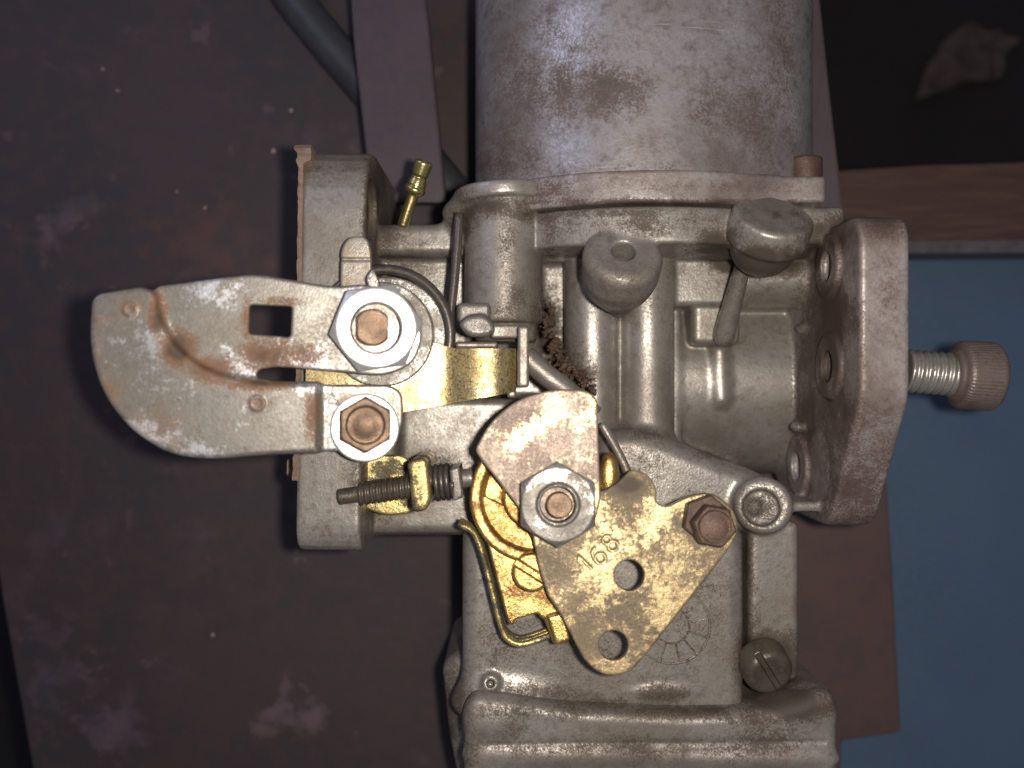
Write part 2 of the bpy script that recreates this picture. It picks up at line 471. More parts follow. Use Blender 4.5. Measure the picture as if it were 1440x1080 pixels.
M['brass'] = metal('brass', (.66, .56, .25), (.48, .40, .18), None, metallic=.9, rough=(.22, .36), big=3, fine=14, spots=.3, bump=.2)
M['rust'] = metal('rusty_head', (.13, .075, .052), (.09, .056, .042), (.20, .14, .10), metallic=.3, rough=(.42, .6), big=4, fine=16, spots=.4, bump=.5)
M['steel'] = metal('dark_spring_steel', (.17, .15, .135), (.11, .095, .085), (.22, .19, .16), metallic=.6, rough=(.30, .45), big=2, fine=12, spots=.3, bump=.2)
M['rod'] = metal('grey_rod', (.38, .345, .31), (.27, .235, .20), (.20, .15, .11), metallic=.5, rough=(.34, .5), big=2, fine=12, spots=.5, bump=.4)
M['hexsteel'] = metal('knurled_bolt', (.24, .19, .17), (.17, .125, .11), (.14, .085, .07), metallic=.35, rough=(.42, .58), big=2, fine=14, spots=.4, bump=.3)
M['thread'] = metal('bright_thread', (.60, .585, .55), (.46, .44, .40), None, metallic=.7, rough=(.30, .4), big=3, fine=14, spots=.3, bump=.2)
M['grime'] = metal('rusty_crust', (.10, .052, .030), (.06, .036, .024), (.15, .085, .05), metallic=0, rough=(.6, .8), big=5, fine=20, spots=.5, bump=.6)
M['gasket'] = metal('gasket_paper', (.36, .255, .19), (.26, .17, .125), (.42, .32, .25), metallic=0, rough=(.8, .9), big=3, fine=14, spots=.3, bump=.6)

def plain(name, a, b, c, big, fine, rough=.6, stretch=None, scuff=None, bump=.15, metallic=0.0, marks=()):
    m = M_(name)
    col = m.mix(m.noise(big, 5, .6, .38, .62, stretch), a, b)
    col = m.mix(m.math('MULTIPLY', m.noise(fine, 5, .7, .45, .68, stretch), .7), col, c)
    if scuff:
        w = m.math('MULTIPLY', m.noise(.42, 4, .6, .57, .70, None, .6), m.noise(2.2, 6, .7, .40, .62))
        col = m.mix(m.math('MULTIPLY', w, .35), col, scuff)
        pass
    for (x, y, rx, ry, mc, st) in marks:
        v = m.t.nodes.new('ShaderNodeMapping'); c0 = W(x, y, TABLE) * S
        v.vector_type = 'TEXTURE'; v.inputs['Location'].default_value = (c0[0], c0[1], 0); v.inputs['Scale'].default_value = (rx * S, ry * S, 1e3)
        m.t.links.new(m.co, v.inputs[0]); ln = m.t.nodes.new('ShaderNodeVectorMath'); ln.operation = 'LENGTH'; m.t.links.new(v.outputs[0], ln.inputs[0])
        w = m.math('ADD', m.ramp(ln.outputs['Value'], 0., 1.5, 1., 0.), m.math('MULTIPLY', m.math('SUBTRACT', m.noise(1.5, 5, .65, .25, .75), .5), 1.5))
        col = m.mix(m.math('MULTIPLY', m.ramp(w, .45, .95), st * .75), col, mc)
    m.set('Base Color', col).set('Roughness', rough).set('Metallic', metallic)
    m.bump(m.noise(fine * 2.5, 4, .6, 0, 1), bump, .02)
    return m.m
M['board'] = plain('dark_stained_board', (.050, .035, .038), (.037, .029, .034), (.066, .037, .035), .30, 3.0, .62, None, (.12, .085, .105), .3, 0., [(68, 335, 40, 50, (.15, .10, .13), .75), (110, 290, 60, 22, (.10, .08, .09), .5), (420, 1012, 100, 34, (.17, .11, .135), .8), (165, 1010, 70, 75, (.13, .095, .125), .6), (70, 960, 50, 120, (.10, .08, .11), .5), (400, 965, 14, 34, (.15, .10, .125), .7), (290, 345, 150, 85, (.105, .045, .040), .7), (480, 300, 60, 60, (.085, .045, .045), .6), (300, 700, 240, 50, (.045, .036, .045), .6), (700, 1000, 200, 60, (.06, .045, .05), .5)])
M['blue'] = plain('blue_painted_top', (.085, .145, .245), (.074, .130, .225), (.105, .142, .215), .4, 8, .6)
M['wood'] = plain('reddish_wood', (.085, .042, .034), (.050, .027, .023), (.12, .064, .046), 1.0, 3.0, .55, (.22, 1.6, 1.6))
M['plank'] = plain('purplish_plank', (.098, .062, .060), (.080, .054, .055), (.12, .066, .058), .8, 3.5, .6)
M['strip'] = plain('grey_edge_strip', (.12, .11, .12), (.09, .08, .09), (.06, .05, .05), 1.0, 5, .5)
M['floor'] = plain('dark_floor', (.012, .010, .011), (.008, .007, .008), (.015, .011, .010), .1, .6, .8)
M['bar'] = plain('purplish_painted_bar', (.085, .063, .078), (.068, .052, .065), (.092, .066, .068), .8, 6, .42)
M['hose'] = plain('dark_grey_hose', (.045, .048, .058), (.032, .034, .040), (.055, .055, .062), 1, 8, .42)
M['paper'] = plain('crumpled_paper', (.10, .072, .07), (.07, .05, .048), (.045, .032, .028), .35, 2, .9, None, None, .4)
M['fin'] = plain('purplish_cover', (.11, .083, .095), (.08, .06, .07), (.12, .092, .095), .6, 6, .45, (1, .3, 1), None, .15, .2)
M['crumb'] = plain('pale_crumb', (.40, .32, .29), (.30, .22, .2), (.25, .18, .16), 4, 20, .8)

# ------------------------------------------------------------------ what it lies on
def slab(name, poly, z0, z1, mat, parent=None, bev=.03):
    """polygon (image points at its own height) with thickness and eased edges"""
    import bmesh
    bm = bmesh.new()
    P = [W(x, y, z1) * S for x, y in poly]; off = wroot(parent)
    vs_ = [bm.verts.new(tuple(p - off)) for p in P]
    fc = bm.faces.new(vs_)
    if fc.normal.z < 0: fc.normal_flip()
    bm.normal_update()
    if bm.faces[:][0].normal.z < 0: bmesh.ops.reverse_faces(bm, faces=bm.faces[:])
    r = bmesh.ops.extrude_face_region(bm, geom=bm.faces[:])
    for v in [g for g in r['geom'] if isinstance(g, bmesh.types.BMVert)]: v.co.z = z0 * S - off[2]
    bmesh.ops.recalc_face_normals(bm, faces=bm.faces[:])
    bmesh.ops.bevel(bm, geom=bm.edges[:], offset=bev, segments=2, affect='EDGES', profile=.5)
    me = bpy.data.meshes.new(name); bm.to_mesh(me); bm.free()
    return link(name, me, mat, parent)

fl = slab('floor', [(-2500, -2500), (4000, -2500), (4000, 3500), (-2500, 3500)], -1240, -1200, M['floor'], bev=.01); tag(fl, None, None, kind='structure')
tt = slab('tabletop', [(1060, 356), (2600, 350), (2600, 2000), (1120, 2000)], -640, -500, M['blue']); tag(tt, None, None, kind='structure')
bd = slab('board', [(-210, -460), (1034, -460), (1034, 1500), (120, 1500), (46, 1085), (4, 850)], -500 + .5, TABLE, M['board'], bev=.05)
tag(bd, 'dark stained and scuffed board lying under the carburetor', 'board')
pk = slab('plank', [(1040, 420), (1236, 420), (1240, 560), (1256, 800), (1268, 1030), (1184, 1042), (1178, 1300), (1040, 1300)], -500 + .5, TABLE + 4, M['plank'], bev=.05)
tag(pk, 'short purplish brown plank end between the float bowl and the blue top', 'plank')
rl = slab('wood_rail', [(1150, 240), (1300, 231), (1600, 222), (2400, 214), (2400, 334), (1150, 340)], -560, -330, M['wood'], bev=.06)
tag(rl, 'reddish brown wooden rail running out to the right above the blue top', 'wooden rail')
ed = slab('edge_strip', [(1150, 338), (2400, 330), (2400, 350), (1150, 357)], -420, -332, M['strip'], rl, bev=.02)

# flat bar, hose, paper scrap, crumbs
br = slab('flat_bar', [(488, -80), (590, -80), (604, 40), (628, 285), (522, 285), (497, 60)], -215, -190, M['bar'], bev=.05)
tag(br, 'flat purplish grey metal bar standing behind the brass nipple', 'metal bar')
hz = tube('hose', spline([W(330, -140, -300), W(400, -20, -298), W(470, 70, -302), W(560, 175, -304), W(660, 300, -306), W(730, 380, -308)]), 34, M['hose'], n=20)
tag(hz, 'dark grey hose running slantwise beneath the flat bar', 'hose')

def crumple(name, outline, z, mat):
    P = [W(x, y, z)[:2] for x, y in fil(outline, 14)]; n = len(P); c = np.mean(P, 0); rings = 22; V = []; F = []
    for lay in (0, 1):
        for i in range(rings):
            for p in P: V.append([*(c + (p - c) * (i + .02) / (rings - 1)), z])
        b = lay * rings * n
        for i in range(rings - 1):
            for j in range(n):
                q = (b + i * n + j, b + (i + 1) * n + j, b + (i + 1) * n + (j + 1) % n, b + i * n + (j + 1) % n); F.append(q if lay == 0 else q[::-1])
    V = np.array(V); V[:, 2] += np.abs(fbm(V, 120, 5, 4) - .5) * 330; V[rings * n:, 2] -= 5
    return mesh_np(name, V, np.array(F), mat)
pp = crumple('paper_scrap', [(1278, 146), (1300, 95), (1322, 62), (1352, 36), (1386, 52), (1422, 66), (1405, 78), (1402, 112), (1376, 122), (1346, 118), (1322, 132)], -1196, M['paper'])
tag(pp, 'pale crumpled scrap lying out of focus on the dark floor', 'paper scrap')
cr = []
for (x, y, r, lb) in ((410, 155, 4.2, 'brightest pale crumb on the dark board, up from the torn gasket corner'), (385, 212, 4.0, 'pale crumb on the dark board close beside the torn gasket corner'),
        (145, 97, 3.2, 'small faint crumb nearest the top edge of the dark board'), (166, 128, 3.4, 'faint crumb just below the topmost crumb on the dark board'),
        (249, 270, 2.6, 'tiny crumb on the reddish patch of board above the cable bracket'), (289, 292, 2.8, 'tiny crumb closest above the peak of the cable bracket'),
        (300, 893, 4.0, 'lone dull crumb on the board below the cable bracket')):
    c = W(x, y, TABLE + r * .6); Fd = Field(c - 9, c + 9, 1.0)
    for k in range(4): Fd.add(ball(c + np.array([random.uniform(-.7, .7), random.uniform(-.7, .7), random.uniform(-.3, .3)]) * r, r * random.uniform(.5, .85)), 1.5)
    o = solid('crumb', Fd, M['crumb']); cr.append(o)
    tag(o, lb, 'crumb', 'pale crumbs scattered on the board')

# ------------------------------------------------------------------ the carburetor
carb = empty('carburetor', (0.6, -0.3, TABLE * S))
tag(carb, 'grimy grey metal motorcycle carburetor with gold lever plates and a rounded cable bracket', 'carburetor')

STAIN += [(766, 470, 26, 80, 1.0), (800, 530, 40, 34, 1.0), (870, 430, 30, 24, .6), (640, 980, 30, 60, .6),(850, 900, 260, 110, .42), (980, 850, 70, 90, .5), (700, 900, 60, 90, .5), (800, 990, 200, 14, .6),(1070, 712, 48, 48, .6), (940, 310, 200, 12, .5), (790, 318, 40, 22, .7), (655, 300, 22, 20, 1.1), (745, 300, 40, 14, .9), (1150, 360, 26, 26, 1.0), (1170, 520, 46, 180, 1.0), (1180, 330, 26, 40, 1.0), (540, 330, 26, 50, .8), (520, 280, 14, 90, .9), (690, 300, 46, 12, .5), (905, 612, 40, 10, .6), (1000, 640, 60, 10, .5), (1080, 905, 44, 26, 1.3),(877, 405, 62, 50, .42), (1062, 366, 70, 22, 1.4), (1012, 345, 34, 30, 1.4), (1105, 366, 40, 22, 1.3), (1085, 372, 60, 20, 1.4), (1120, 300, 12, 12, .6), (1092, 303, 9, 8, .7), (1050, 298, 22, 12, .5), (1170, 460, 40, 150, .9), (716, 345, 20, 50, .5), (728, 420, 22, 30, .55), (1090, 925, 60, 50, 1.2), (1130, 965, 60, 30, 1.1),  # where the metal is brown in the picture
    (690, 290, 90, 16, .9), (820, 300, 220, 9, .75), (900, 318, 130, 22, .55), (770, 300, 40, 22, .9), (650, 300, 26, 40, .9),
    (1150, 330, 50, 30, .8), (1180, 330, 30, 40, .75), (1160, 470, 40, 120, .95), (1150, 600, 40, 60, .85), (1140, 540, 30, 200, .8),
    (1190, 600, 40, 120, .55), (1200, 700, 60, 60, .9), (1245, 320, 40, 24, .8), (1250, 400, 22, 70, .42), (1240, 640, 40, 90, .5),
    (770, 460, 22, 70, .95), (785, 510, 40, 60, .85), (775, 340, 14, 60, .6), (1050, 400, 60, 26, .45), (1010, 350, 50, 30, .8), (1030, 345, 50, 40, .6),
    (1085, 930, 50, 60, .95), (1100, 975, 80, 32, .85), (1060, 880, 18, 80, .7), (1052, 820, 12, 130, .75), (920, 1005, 260, 12, .8), (740, 975, 120, 20, .7), (930, 975, 45, 14, .8),
    (980, 840, 70, 80, .35), (700, 850, 60, 90, .45), (530, 250, 18, 90, .8), (505, 640, 26, 110, .5), (535, 720, 40, 40, .6), (560, 380, 60, 90, .45), (540, 340, 30, 70, .6),
    (470, 240, 50, 26, .5), (640, 1000, 20, 120, .7), (900, 1068, 300, 16, .4), (900, 650, 60, 40, .4), (1030, 480, 40, 20, .4), (600, 660, 80, 26, .55), (1070, 712, 34, 34, .75),
    (990, 700, 60, 40, .35), (590, 760, 120, 18, .5), (880, 400, 50, 60, .32), (450, 740, 40, 26, .45), (720, 440, 60, 24, .45), (900, 380, 330, 18, .3),
    (1197, 375, 11, 36, -.9), (1196, 515, 11, 42, -.9), (1152, 655, 12, 40, -.9), (1166, 375, 12, 22, -.8), (1124, 655, 10, 22, -.7),  # bare rims of the holes
]
# --- main casting
BODY, ENGINE, MOUNT, PLUNGER, FLOATC, BOSSA, BOSSB, EAR, PAD = 1, 2, 3, 4, 5, 6, 7, 8, 9
A = Field((-310, -540, -330), (510, 345, 185), 3.0)
tx = lambda px, z: W(px, 540, z)[0]
ty = lambda py, z: W(720, py, z)[1]
A.add(cyl((-200, 5, -250), (440, 5, -250), 155, r=4), 0, BODY)                                   # venturi
A.add(span((515, 322), (662, 752), -250, -46, 12), 14, BODY)                                      # left shoulder
A.add(span((525, 314), (660, 358), -220, 0, 12), 10, BODY)                                        # ledge along its top
A.add(span((520, 688), (668, 752), -220, -14, 14), 16, BODY)                                      # ledge along its bottom
A.add(span((560, 560), (760, 690), -220, -30, 12), 14, BODY)
A.add(ecyl(182, 231, 250, 5), 5, BODY)                                                           # strip under the chamber
A.add(span((640, 292), (780, 345), -200, 20, 8), 8, BODY); A.add(span((1050, 290), (1190, 342), -200, 40, 8), 8, BODY)
A.add(span((760, 330), (960, 640), -260, -98, 10), 10, BODY)
for px in (832, 909):                                                                             # the two upright ribs
    A.add(cap(W(px, 330, -62), W(px, 640, -62), 41), 4, BODY)
A.add(span((944, 340), (1052, 430), -250, -56, 9), 5, PAD)                                       # stepped pads
A.add(span((974, 420), (1042, 485), -250, -64, 10), 5, PAD)
A.add(cap(W(1010, 470, -104), W(1014, 560, -104), 14), 10, PAD)
A.add(span((1036, 352), (1150, 432), -220, -62, 20), 10, PAD)
A.add(cyl(W(1036, 392, -70), W(1150, 392, -70), 34, r=8), 8, PAD)
ax1 = np.array([0, .56, .83]); c1 = W(877, 352, 108)
A.add(cyl(c1 - ax1 * 58, c1, 51, 53, r=18), 3, BOSSA)                                             # round boss, narrowing to the ribs
A.add(cap(c1 - ax1 * 58, W(871, 440, -24), 48, 8), 8, BOSSA)
A.cut(cyl(c1 - ax1 * 60, c1 + ax1 * 20, 15.5, r=1), 4)
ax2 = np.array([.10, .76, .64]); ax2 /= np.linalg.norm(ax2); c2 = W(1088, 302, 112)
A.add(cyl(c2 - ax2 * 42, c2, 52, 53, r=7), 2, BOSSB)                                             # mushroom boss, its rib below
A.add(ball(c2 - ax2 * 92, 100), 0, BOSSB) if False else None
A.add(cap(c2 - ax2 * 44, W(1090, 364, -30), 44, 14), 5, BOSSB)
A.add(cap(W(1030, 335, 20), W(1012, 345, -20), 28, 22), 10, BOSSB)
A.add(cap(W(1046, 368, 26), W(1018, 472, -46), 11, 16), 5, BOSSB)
# arm to the ear at the right
A.add(ext([W(x, y, 8)[:2] for x, y in fil([(840, 606), (905, 604), (955, 622), (1015, 646), (1080, 668), (1095, 720), (1050, 752), (940, 760), (840, 760)], 30)], -220, 8, 26), 16, EAR)
A.add(cyl(W(1073, 712, -200), W(1073, 711, 46), 41, 39, r=9), 14, EAR)
A.cut(cyl(W(1070, 714, 36), W(1072, 713, 80), 24, r=2), 3)
A.cut(ell(W(1060, 712, 36), (11, 13, 9)), 3)
# float chamber wall and the column beside it
A.add(span((649, 738), (1050, 1010), -300, 30, 24), 6, FLOATC)
A.add(span((1054, 735), (1124, 960), -300, 22, 9), 3, FLOATC)
A.cut(box(W(1052, 870, 28), (3.0, 96, 14), 2), 3)
A.add(ell(W(700, 985, 10), (60, 26, 34)), 30, FLOATC)
A.add(cyl(W(690, 962, -20), W(690, 960, 42), 11, r=4), 10, FLOATC)
A.cut(cyl(W(690, 962, 20), W(690, 960, 70), 5, r=1), 2)
A.add(ell(W(930, 973, 29), (32, 9, 6)), 6, FLOATC)
# engine flange on the right
fp = fil([(212, 150, 40), (-16, 150, 22), (-196, 42, 34), (-196, -150, 40), (-70, -310, 40), (212, -310, 60)], 0)
A.add(extx(fp, 431, 493, 6), 8, ENGINE)
for (py, z, r, R_) in ((375, 47, 19, 40), (515, 50, 21, 42), (655, -80, 20, 42)):
    y = ty(py, z)
    A.add(cyl((424, y, z), (440, y, z), R_ + 3, r=3), 4, ENGINE)
    A.cut(cyl((400, y, z), (510, y, z), r, r=1), 2)
    for q in range(8): A.cut(cyl((428 + 7 * q, y, z), (431 + 7 * q, y, z), r + 3, r=1), 1)       # thread grooves
for (px, py, z) in ((1131, 462, -60), (1123, 600, -62)): A.add(ell(W(px, py, z), (12, 9, 14)), 6, BODY)
A.add(span((1110, 706), (1160, 720), -80, 10, 5), 6, EAR)
# mounting flange on the left, its back slightly turned
mp = fil([(318, 96, 90), (-222, 96, 40), (-222, -310, 40), (318, -310, 80)], 0)
g_, lo_, hi_ = extx(mp, -42, 42, 5); cx = -236; ca, sa = math.cos(math.radians(1.0)), math.sin(math.radians(1.0))
A.add(((lambda X, Y, Z: g_((X - cx) * ca - Y * sa, (X - cx) * sa + Y * ca, Z)), lo_ + [cx - 8, -6, 0], hi_ + [cx + 8, 6, 0]), 8, MOUNT)
A.cut(cyl((-202, ty(296, 42), 42), (-150, ty(296, 42), 42), 40, r=2), 4)
A.cut(cyl((-300, ty(296, 42), 42), (-190, ty(296, 42), 42), 22, r=2), 2)
# the upright plunger cylinder
A.add(cyl(W(708, 282, 18), W(708, 456, 18), 54, r=6), 5, PLUNGER)
A.add(cyl(W(706, 266, 18), W(707, 287, 18), 65, 64, r=5), 3, PLUNGER)
A.add(cyl(W(712, 450, 18), W(712, 482, 18), 42, r=5), 3, PLUNGER)
A.add(ell(W(668, 300, 0), (46, 26, 40)), 14, PLUNGER)
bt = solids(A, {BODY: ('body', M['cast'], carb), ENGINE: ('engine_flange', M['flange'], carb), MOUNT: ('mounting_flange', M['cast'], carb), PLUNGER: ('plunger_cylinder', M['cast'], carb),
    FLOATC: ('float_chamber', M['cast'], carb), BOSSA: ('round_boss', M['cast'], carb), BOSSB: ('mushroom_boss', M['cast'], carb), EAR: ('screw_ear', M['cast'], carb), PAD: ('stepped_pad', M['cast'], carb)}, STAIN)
del A
# dirt-filled casting mark on the float chamber: a ring with spokes
ck = Field((140, -450, 14), (320, -260, 44), 1.6); cc = W(945, 880, 30)
ring = [cc[:2] + 52 * np.array([math.cos(t), math.sin(t)]) for t in np.linspace(0, 2 * math.pi, 40)]
ck.add(stroke(ring, 30.3, 1.9))
for k in range(12):
    d = np.array([math.cos(k * math.pi / 6 + .2), math.sin(k * math.pi / 6 + .2)]); ck.add(stroke([cc[:2] + 24 * d, cc[:2] + 50 * d], 30.3, 1.5))
ck.add(stroke([cc[:2] + 24 * np.array([math.cos(t), math.sin(t)]) for t in np.linspace(0, 2 * math.pi, 30)], 30.3, 1.5))
solid('date_mark', ck, M['cast'], bt[FLOATC], [(945, 880, 90, 90, .7)])

# --- upper chamber and its flange
chs = [(862, 125, 60, 45, .85), (790, 130, 40, 60, .6), (740, 120, 60, 70, .55), (1010, 150, 60, 60, .55), (1060, 160, 70, 90, .5), (700, 235, 60, 34, .75), (1100, 100, 40, 200, .45), (760, 40, 60, 50, .35), (850, 60, 90, 30, .4), (950, 235, 260, 14, .35), (720, 230, 60, 60, .6)]
B = Field((CX - 270, 240, CZ - 210), (CX + 270, 600, CZ + 210), 3.2)
B.add(ecyl(255, 590, CR, 6))
solid('upper_chamber', B, M['chamber'], carb, chs)
B = Field((CX - 300, 215, CZ - 220), (CX + 300, 290, CZ + 230), 2.6)
B.add(ecyl(234, 276, 261, 4))
B.add(span((1010, 247), (1162, 285), -160, 72, 5), 10)
solid('chamber_flange', B, M['flange'], carb, [(760, 270, 60, 24, .7), (1000, 262, 200, 10, .35), (880, 284, 300, 6, .9), (690, 280, 60, 30, .8), (840, 255, 60, 20, .3)])
B = Field((370, 265, -20), (440, 320, 60), 2.0)
c = np.array([405., 274, 22]); B.add(cyl(c, c + [0, 38, 0], 23, r=4)); c2 = c + [0, 38, 0]; B.cut(box(c2, (30, 4, 3), 1))
solid('flange_screw', B, M['rust'], carb)
fp_ = slab('side_cover', [(1095, -40), (1150, -40), (1168, 130), (1188, 300), (1100, 300)], -300, -130, M['fin'], carb, bev=.05)

# --- float bowl at the bottom edge
bs = [(900, 1050, 300, 26, .55), (730, 1030, 60, 30, .4), (1080, 1040, 80, 40, .6),(780, 1000, 160, 20, .55), (1010, 1000, 200, 16, .75), (900, 1048, 320, 5, .55), (640, 1000, 26, 110, .8), (660, 1060, 30, 40, .7), (1110, 988, 80, 30, 1.2), (1060, 1010, 60, 14, 1.0), (1000, 1065, 200, 16, .4), (850, 1030, 120, 20, .35)]
B = Field((-120, -720, -330), (470, -365, 110), 2.8)
top = [W(x, y, 64)[:2] for x, y in fil([(652, 992, 14), (668, 978, 12), (700, 980, 20), (800, 998, 40), (960, 1005, 20), (1060, 1003, 20), (1120, 992, 24), (1150, 974, 14), (1176, 978, 10), (1180, 1010), (1178, 1220), (652, 1220)], 0)]
B.add(ext(top, -260, 64, 15))
B.add(ext([W(x, y, -50)[:2] for x, y in fil([(620, 935, 24), (650, 915, 20), (668, 930, 10), (668, 1250), (650, 1120, 40), (632, 1050, 40)], 0)], -300, -50, 20), 26)
B.add(ell(W(1120, 988, 24), (48, 24, 34)), 16)
B.add(ell(W(694, 1010, 48), (36, 22, 20)), 14)
B.cut(box(W(925, 1046, 65), (225, 1.6, 2.4), .5, rotm('z', .6)), 5)
B.add(ell(W(800, 1062, 58), (120, 12, 10)), 12); B.add(ell(W(1060, 1066, 58), (100, 9, 9)), 12)
solid('float_bowl', B, M['cast'], carb, bs)

# --- torn gasket on the mounting flange
n = 90; V = []; rg = np.random.RandomState(3)
Z0 = np.linspace(0, 1, n)
prof = []
for i, t in enumerate(Z0):
    py = 205 + t * 470
    wd = 5 + 3 * rg.rand() + ((3 + 12 * rg.rand()) if t < .06 else 0) + (5 if .93 < t else 0)
    if .45 < t < .90: wd = 4 + 2 * rg.rand()
    prof.append((py, wd, rg.rand() * 3))
Fq = []
for py, wd, j in prof:
    zc = 92 - 60 * max(0, (235 - py) / 30) ** 2 * .4
    xr = W(424 - (py - 205) * .014, py, zc)
    for (dx, dz) in ((-wd * .45, 2 + j), (4 + (10 if py < 228 else 0), 5 + j), (4, -200), (-wd * .45, -200)): V.append((xr[0] + dx, xr[1], zc + dz))
V = np.array(V)
for i in range(n - 1):
    for k in range(4): Fq.append((i * 4 + k, i * 4 + (k + 1) % 4, i * 4 + 4 + (k + 1) % 4, i * 4 + 4 + k))
Fq += [(3, 2, 1, 0), (n * 4 - 4, n * 4 - 3, n * 4 - 2, n * 4 - 1)]
mesh_np('gasket', V, np.array(Fq), M['gasket'], carb, smooth=False)
gs = Field((-310, -140, -80), (-250, -70, 40), 2.0)
for (x, y, r) in ((398, 655, 7), (404, 664, 6), (396, 664, 4), (406, 650, 5)): gs.add(ball(W(x, y, 0), r), 4)
gs.add(cap(W(404, 655, 0), W(416, 668, 0), 5, 4), 4)
solid('gasket_scrap', gs, M['gasket'], carb)

# --- brass nipple
Nn = Field((-190, 200, -20), (-80, 340, 70), 1.5)
a, b = W(566, 318, 14), W(597, 226, 40); u = (b - a) / np.linalg.norm(b - a); L = np.linalg.norm(b - a)
Nn.add(cyl(a, b - u * 6, 8, 7.6, r=2)); Nn.add(cyl(a + u * L * .50, a + u * L * .62, 14.5, 15.5, r=5), 2); Nn.add(cyl(a + u * L * .62, a + u * L * .76, 14, 10.5, r=3), 2)
Nn.add(cyl(a + u * L * .76, b, 11.5, 13, r=4), 2); Nn.cut(cyl(b - u * 8, b + u * 8, 6, r=1), 1)
solid('fuel_nipple', Nn, M['brass'], carb)

# --- cable bracket, nut and bolt
Rb = rotm('y', 8.0) @ rotm('x', 2.0); Ob = W(523, 470, 168)
K = Field((-480, -210, -30), (110, 110, 34), 2.0, Rb, Ob)
base = K.poly([(218, 402, 6), (355, 384, 22), (470, 403, 20), (520, 398, 30), (572, 412, 34), (598, 462, 40), (584, 512, 34), (540, 530, 26), (500, 526), (420, 518), (388, 516, 6), (362, 520, 8), (358, 533, 8), (385, 538), (446, 540), (446, 634), (300, 640), (200, 560)], 4)
K.add(ext(base, -10, 0, 2.5))
hous = K.poly([(128, 414, 16), (200, 402, 20), (218, 412, 14), (222, 445, 20), (246, 490, 40), (296, 525, 40), (372, 540, 30), (446, 540), (446, 636), (370, 640, 60), (300, 647, 60), (240, 641, 60), (184, 607, 60), (144, 556, 60), (124, 490, 60)], 9)
K.add(ext(hous, -22, 9, 5), 9)
tab = K.poly([(430, 541), (548, 541, 14), (566, 552, 14), (568, 600, 30), (548, 632, 26), (515, 643, 26), (478, 634, 20), (430, 636)], -4)
K.add(ext(tab, -14, -4, 2.5), 8)
K.cut(ext(K.poly([(351, 429), (410, 431), (408, 474), (350, 469)], 0, 4), -40, 30, 1), 2)
for (x, y, r) in ((183, 435, 8), (362, 567, 9)):
    q = K.uv(x, y, 9)
    K.add(cyl((*q, 6), (*q, 10.5), r, r=1.5), 2); K.cut(cyl((*q, 9.6), (*q, 16), r * .62, r=.5), 1)
bst = [(222, 440, 16, 40, .95), (250, 490, 30, 30, .9), (300, 522, 44, 22, .95), (380, 500, 50, 26, .95), (420, 500, 40, 20, .8), (350, 450, 12, 34, .8), (183, 435, 24, 18, .55), (150, 560, 30, 60, .45), (220, 600, 60, 40, .35), (440, 590, 14, 50, .7), (470, 560, 30, 20, .4), (365, 567, 20, 16, .5), (395, 424, 40, 8, .6), (360, 540, 60, 10, .8), (140, 480, 14, 70, .35), (160, 450, 40, 40, .25)]
bracket = solid('cable_bracket', K, M['bracket'], carb, bst)
K = Field((-75, -75, -4), (75, 75, 60), 1.5, Rb, Ob)
q = K.uv(529, 461, 34)
K.add(hexa(q, 56, 0.5, 36, 8, 2, .68)); K.cut(cyl((*q, -10), (*q, 60), 29, r=1), 3)
nut1 = solid('nut', K, M['zinc'], carb); nut1['label'] = 'bright silver nut holding the cable bracket'
K = Field((-40, -40, -4), (40, 40, 60), 1.2, Rb, Ob); q = K.uv(524, 460, 36)
f0, l0, h0 = cyl((*q, -6), (*q, 33), 22, r=2.5)
K.add(((lambda X, Y, Z: np.maximum(f0(X, Y, Z), np.abs(X - q[0]) - 18)), l0, h0))
solid('shaft_tip', K, M['copper'], nut1)
K = Field((-70, -190, -20), (60, -60, 50), 1.4, Rb, Ob); q = K.uv(514, 598, 22)
K.add(hexa(q, 34, -2, 24, 30, 2, .6)); K.cut(cyl((*q, 21.5), (*q, 40), 22, 26, r=1), 2)
K.add(ell((*q, 20), (15, 16, 4.5)), 2)
b1 = solid('bolt', K, M['copper'], carb); b1['label'] = 'hex bolt with a rusty gold head below the bright nut'
K = Field((-70, -190, -20), (60, -60, 20), 1.4, Rb, Ob); q = K.uv(513, 602, 0)
K.add(cyl((*q, -8), (*q, 0), 42, r=2)); solid('washer', K, M['zinc'], b1)
# washers and tongue round the bracket's shaft
K = Field((-120, -100, -70), (120, 160, 4), 1.8, np.eye(3), W(535, 470, 140))
K.add(cyl((0, 0, -30), (0, 0, -2), 66, r=2)); K.add(cyl((4, 0, -52), (4, 0, -32), 76, r=3))
solid('stop_washer', K, M['dull_zinc'], carb)
K = Field((-120, 0, -30), (120, 180, 8), 1.8, np.eye(3), W(535, 470, 140))
tg = K.poly([(478, 420), (479, 350, 14), (490, 332, 14), (515, 332, 12), (521, 350, 10), (524, 420)], -4)
K.add(ext(tg, -14, -4, 2), 2); K.cut(box((*K.uv(500, 364, 0), -3), (30, 1.5, 4), .5), 2)
solid('stop_tongue', K, M['pale'], carb)
K = Field((-70, 20, -10), (60, 110, 30), 1.5, np.eye(3), W(515, 470, 160))
K.add(ext(K.poly([(472, 400), (500, 408), (485, 432), (478, 425)], 8, 3), -2, 8, 2)); solid('lock_tab', K, M['dull_zinc'], carb)
K = Field((-70, 20, -10), (60, 110, 30), 1.5, np.eye(3), W(515, 470, 160))
K.add(ext(K.poly([(518, 408), (514, 390, 6), (524, 376, 5), (533, 395, 5), (535, 410)], 10, 2), -2, 10, 2))
solid('lock_tab', K, M['dull_zinc'], carb)
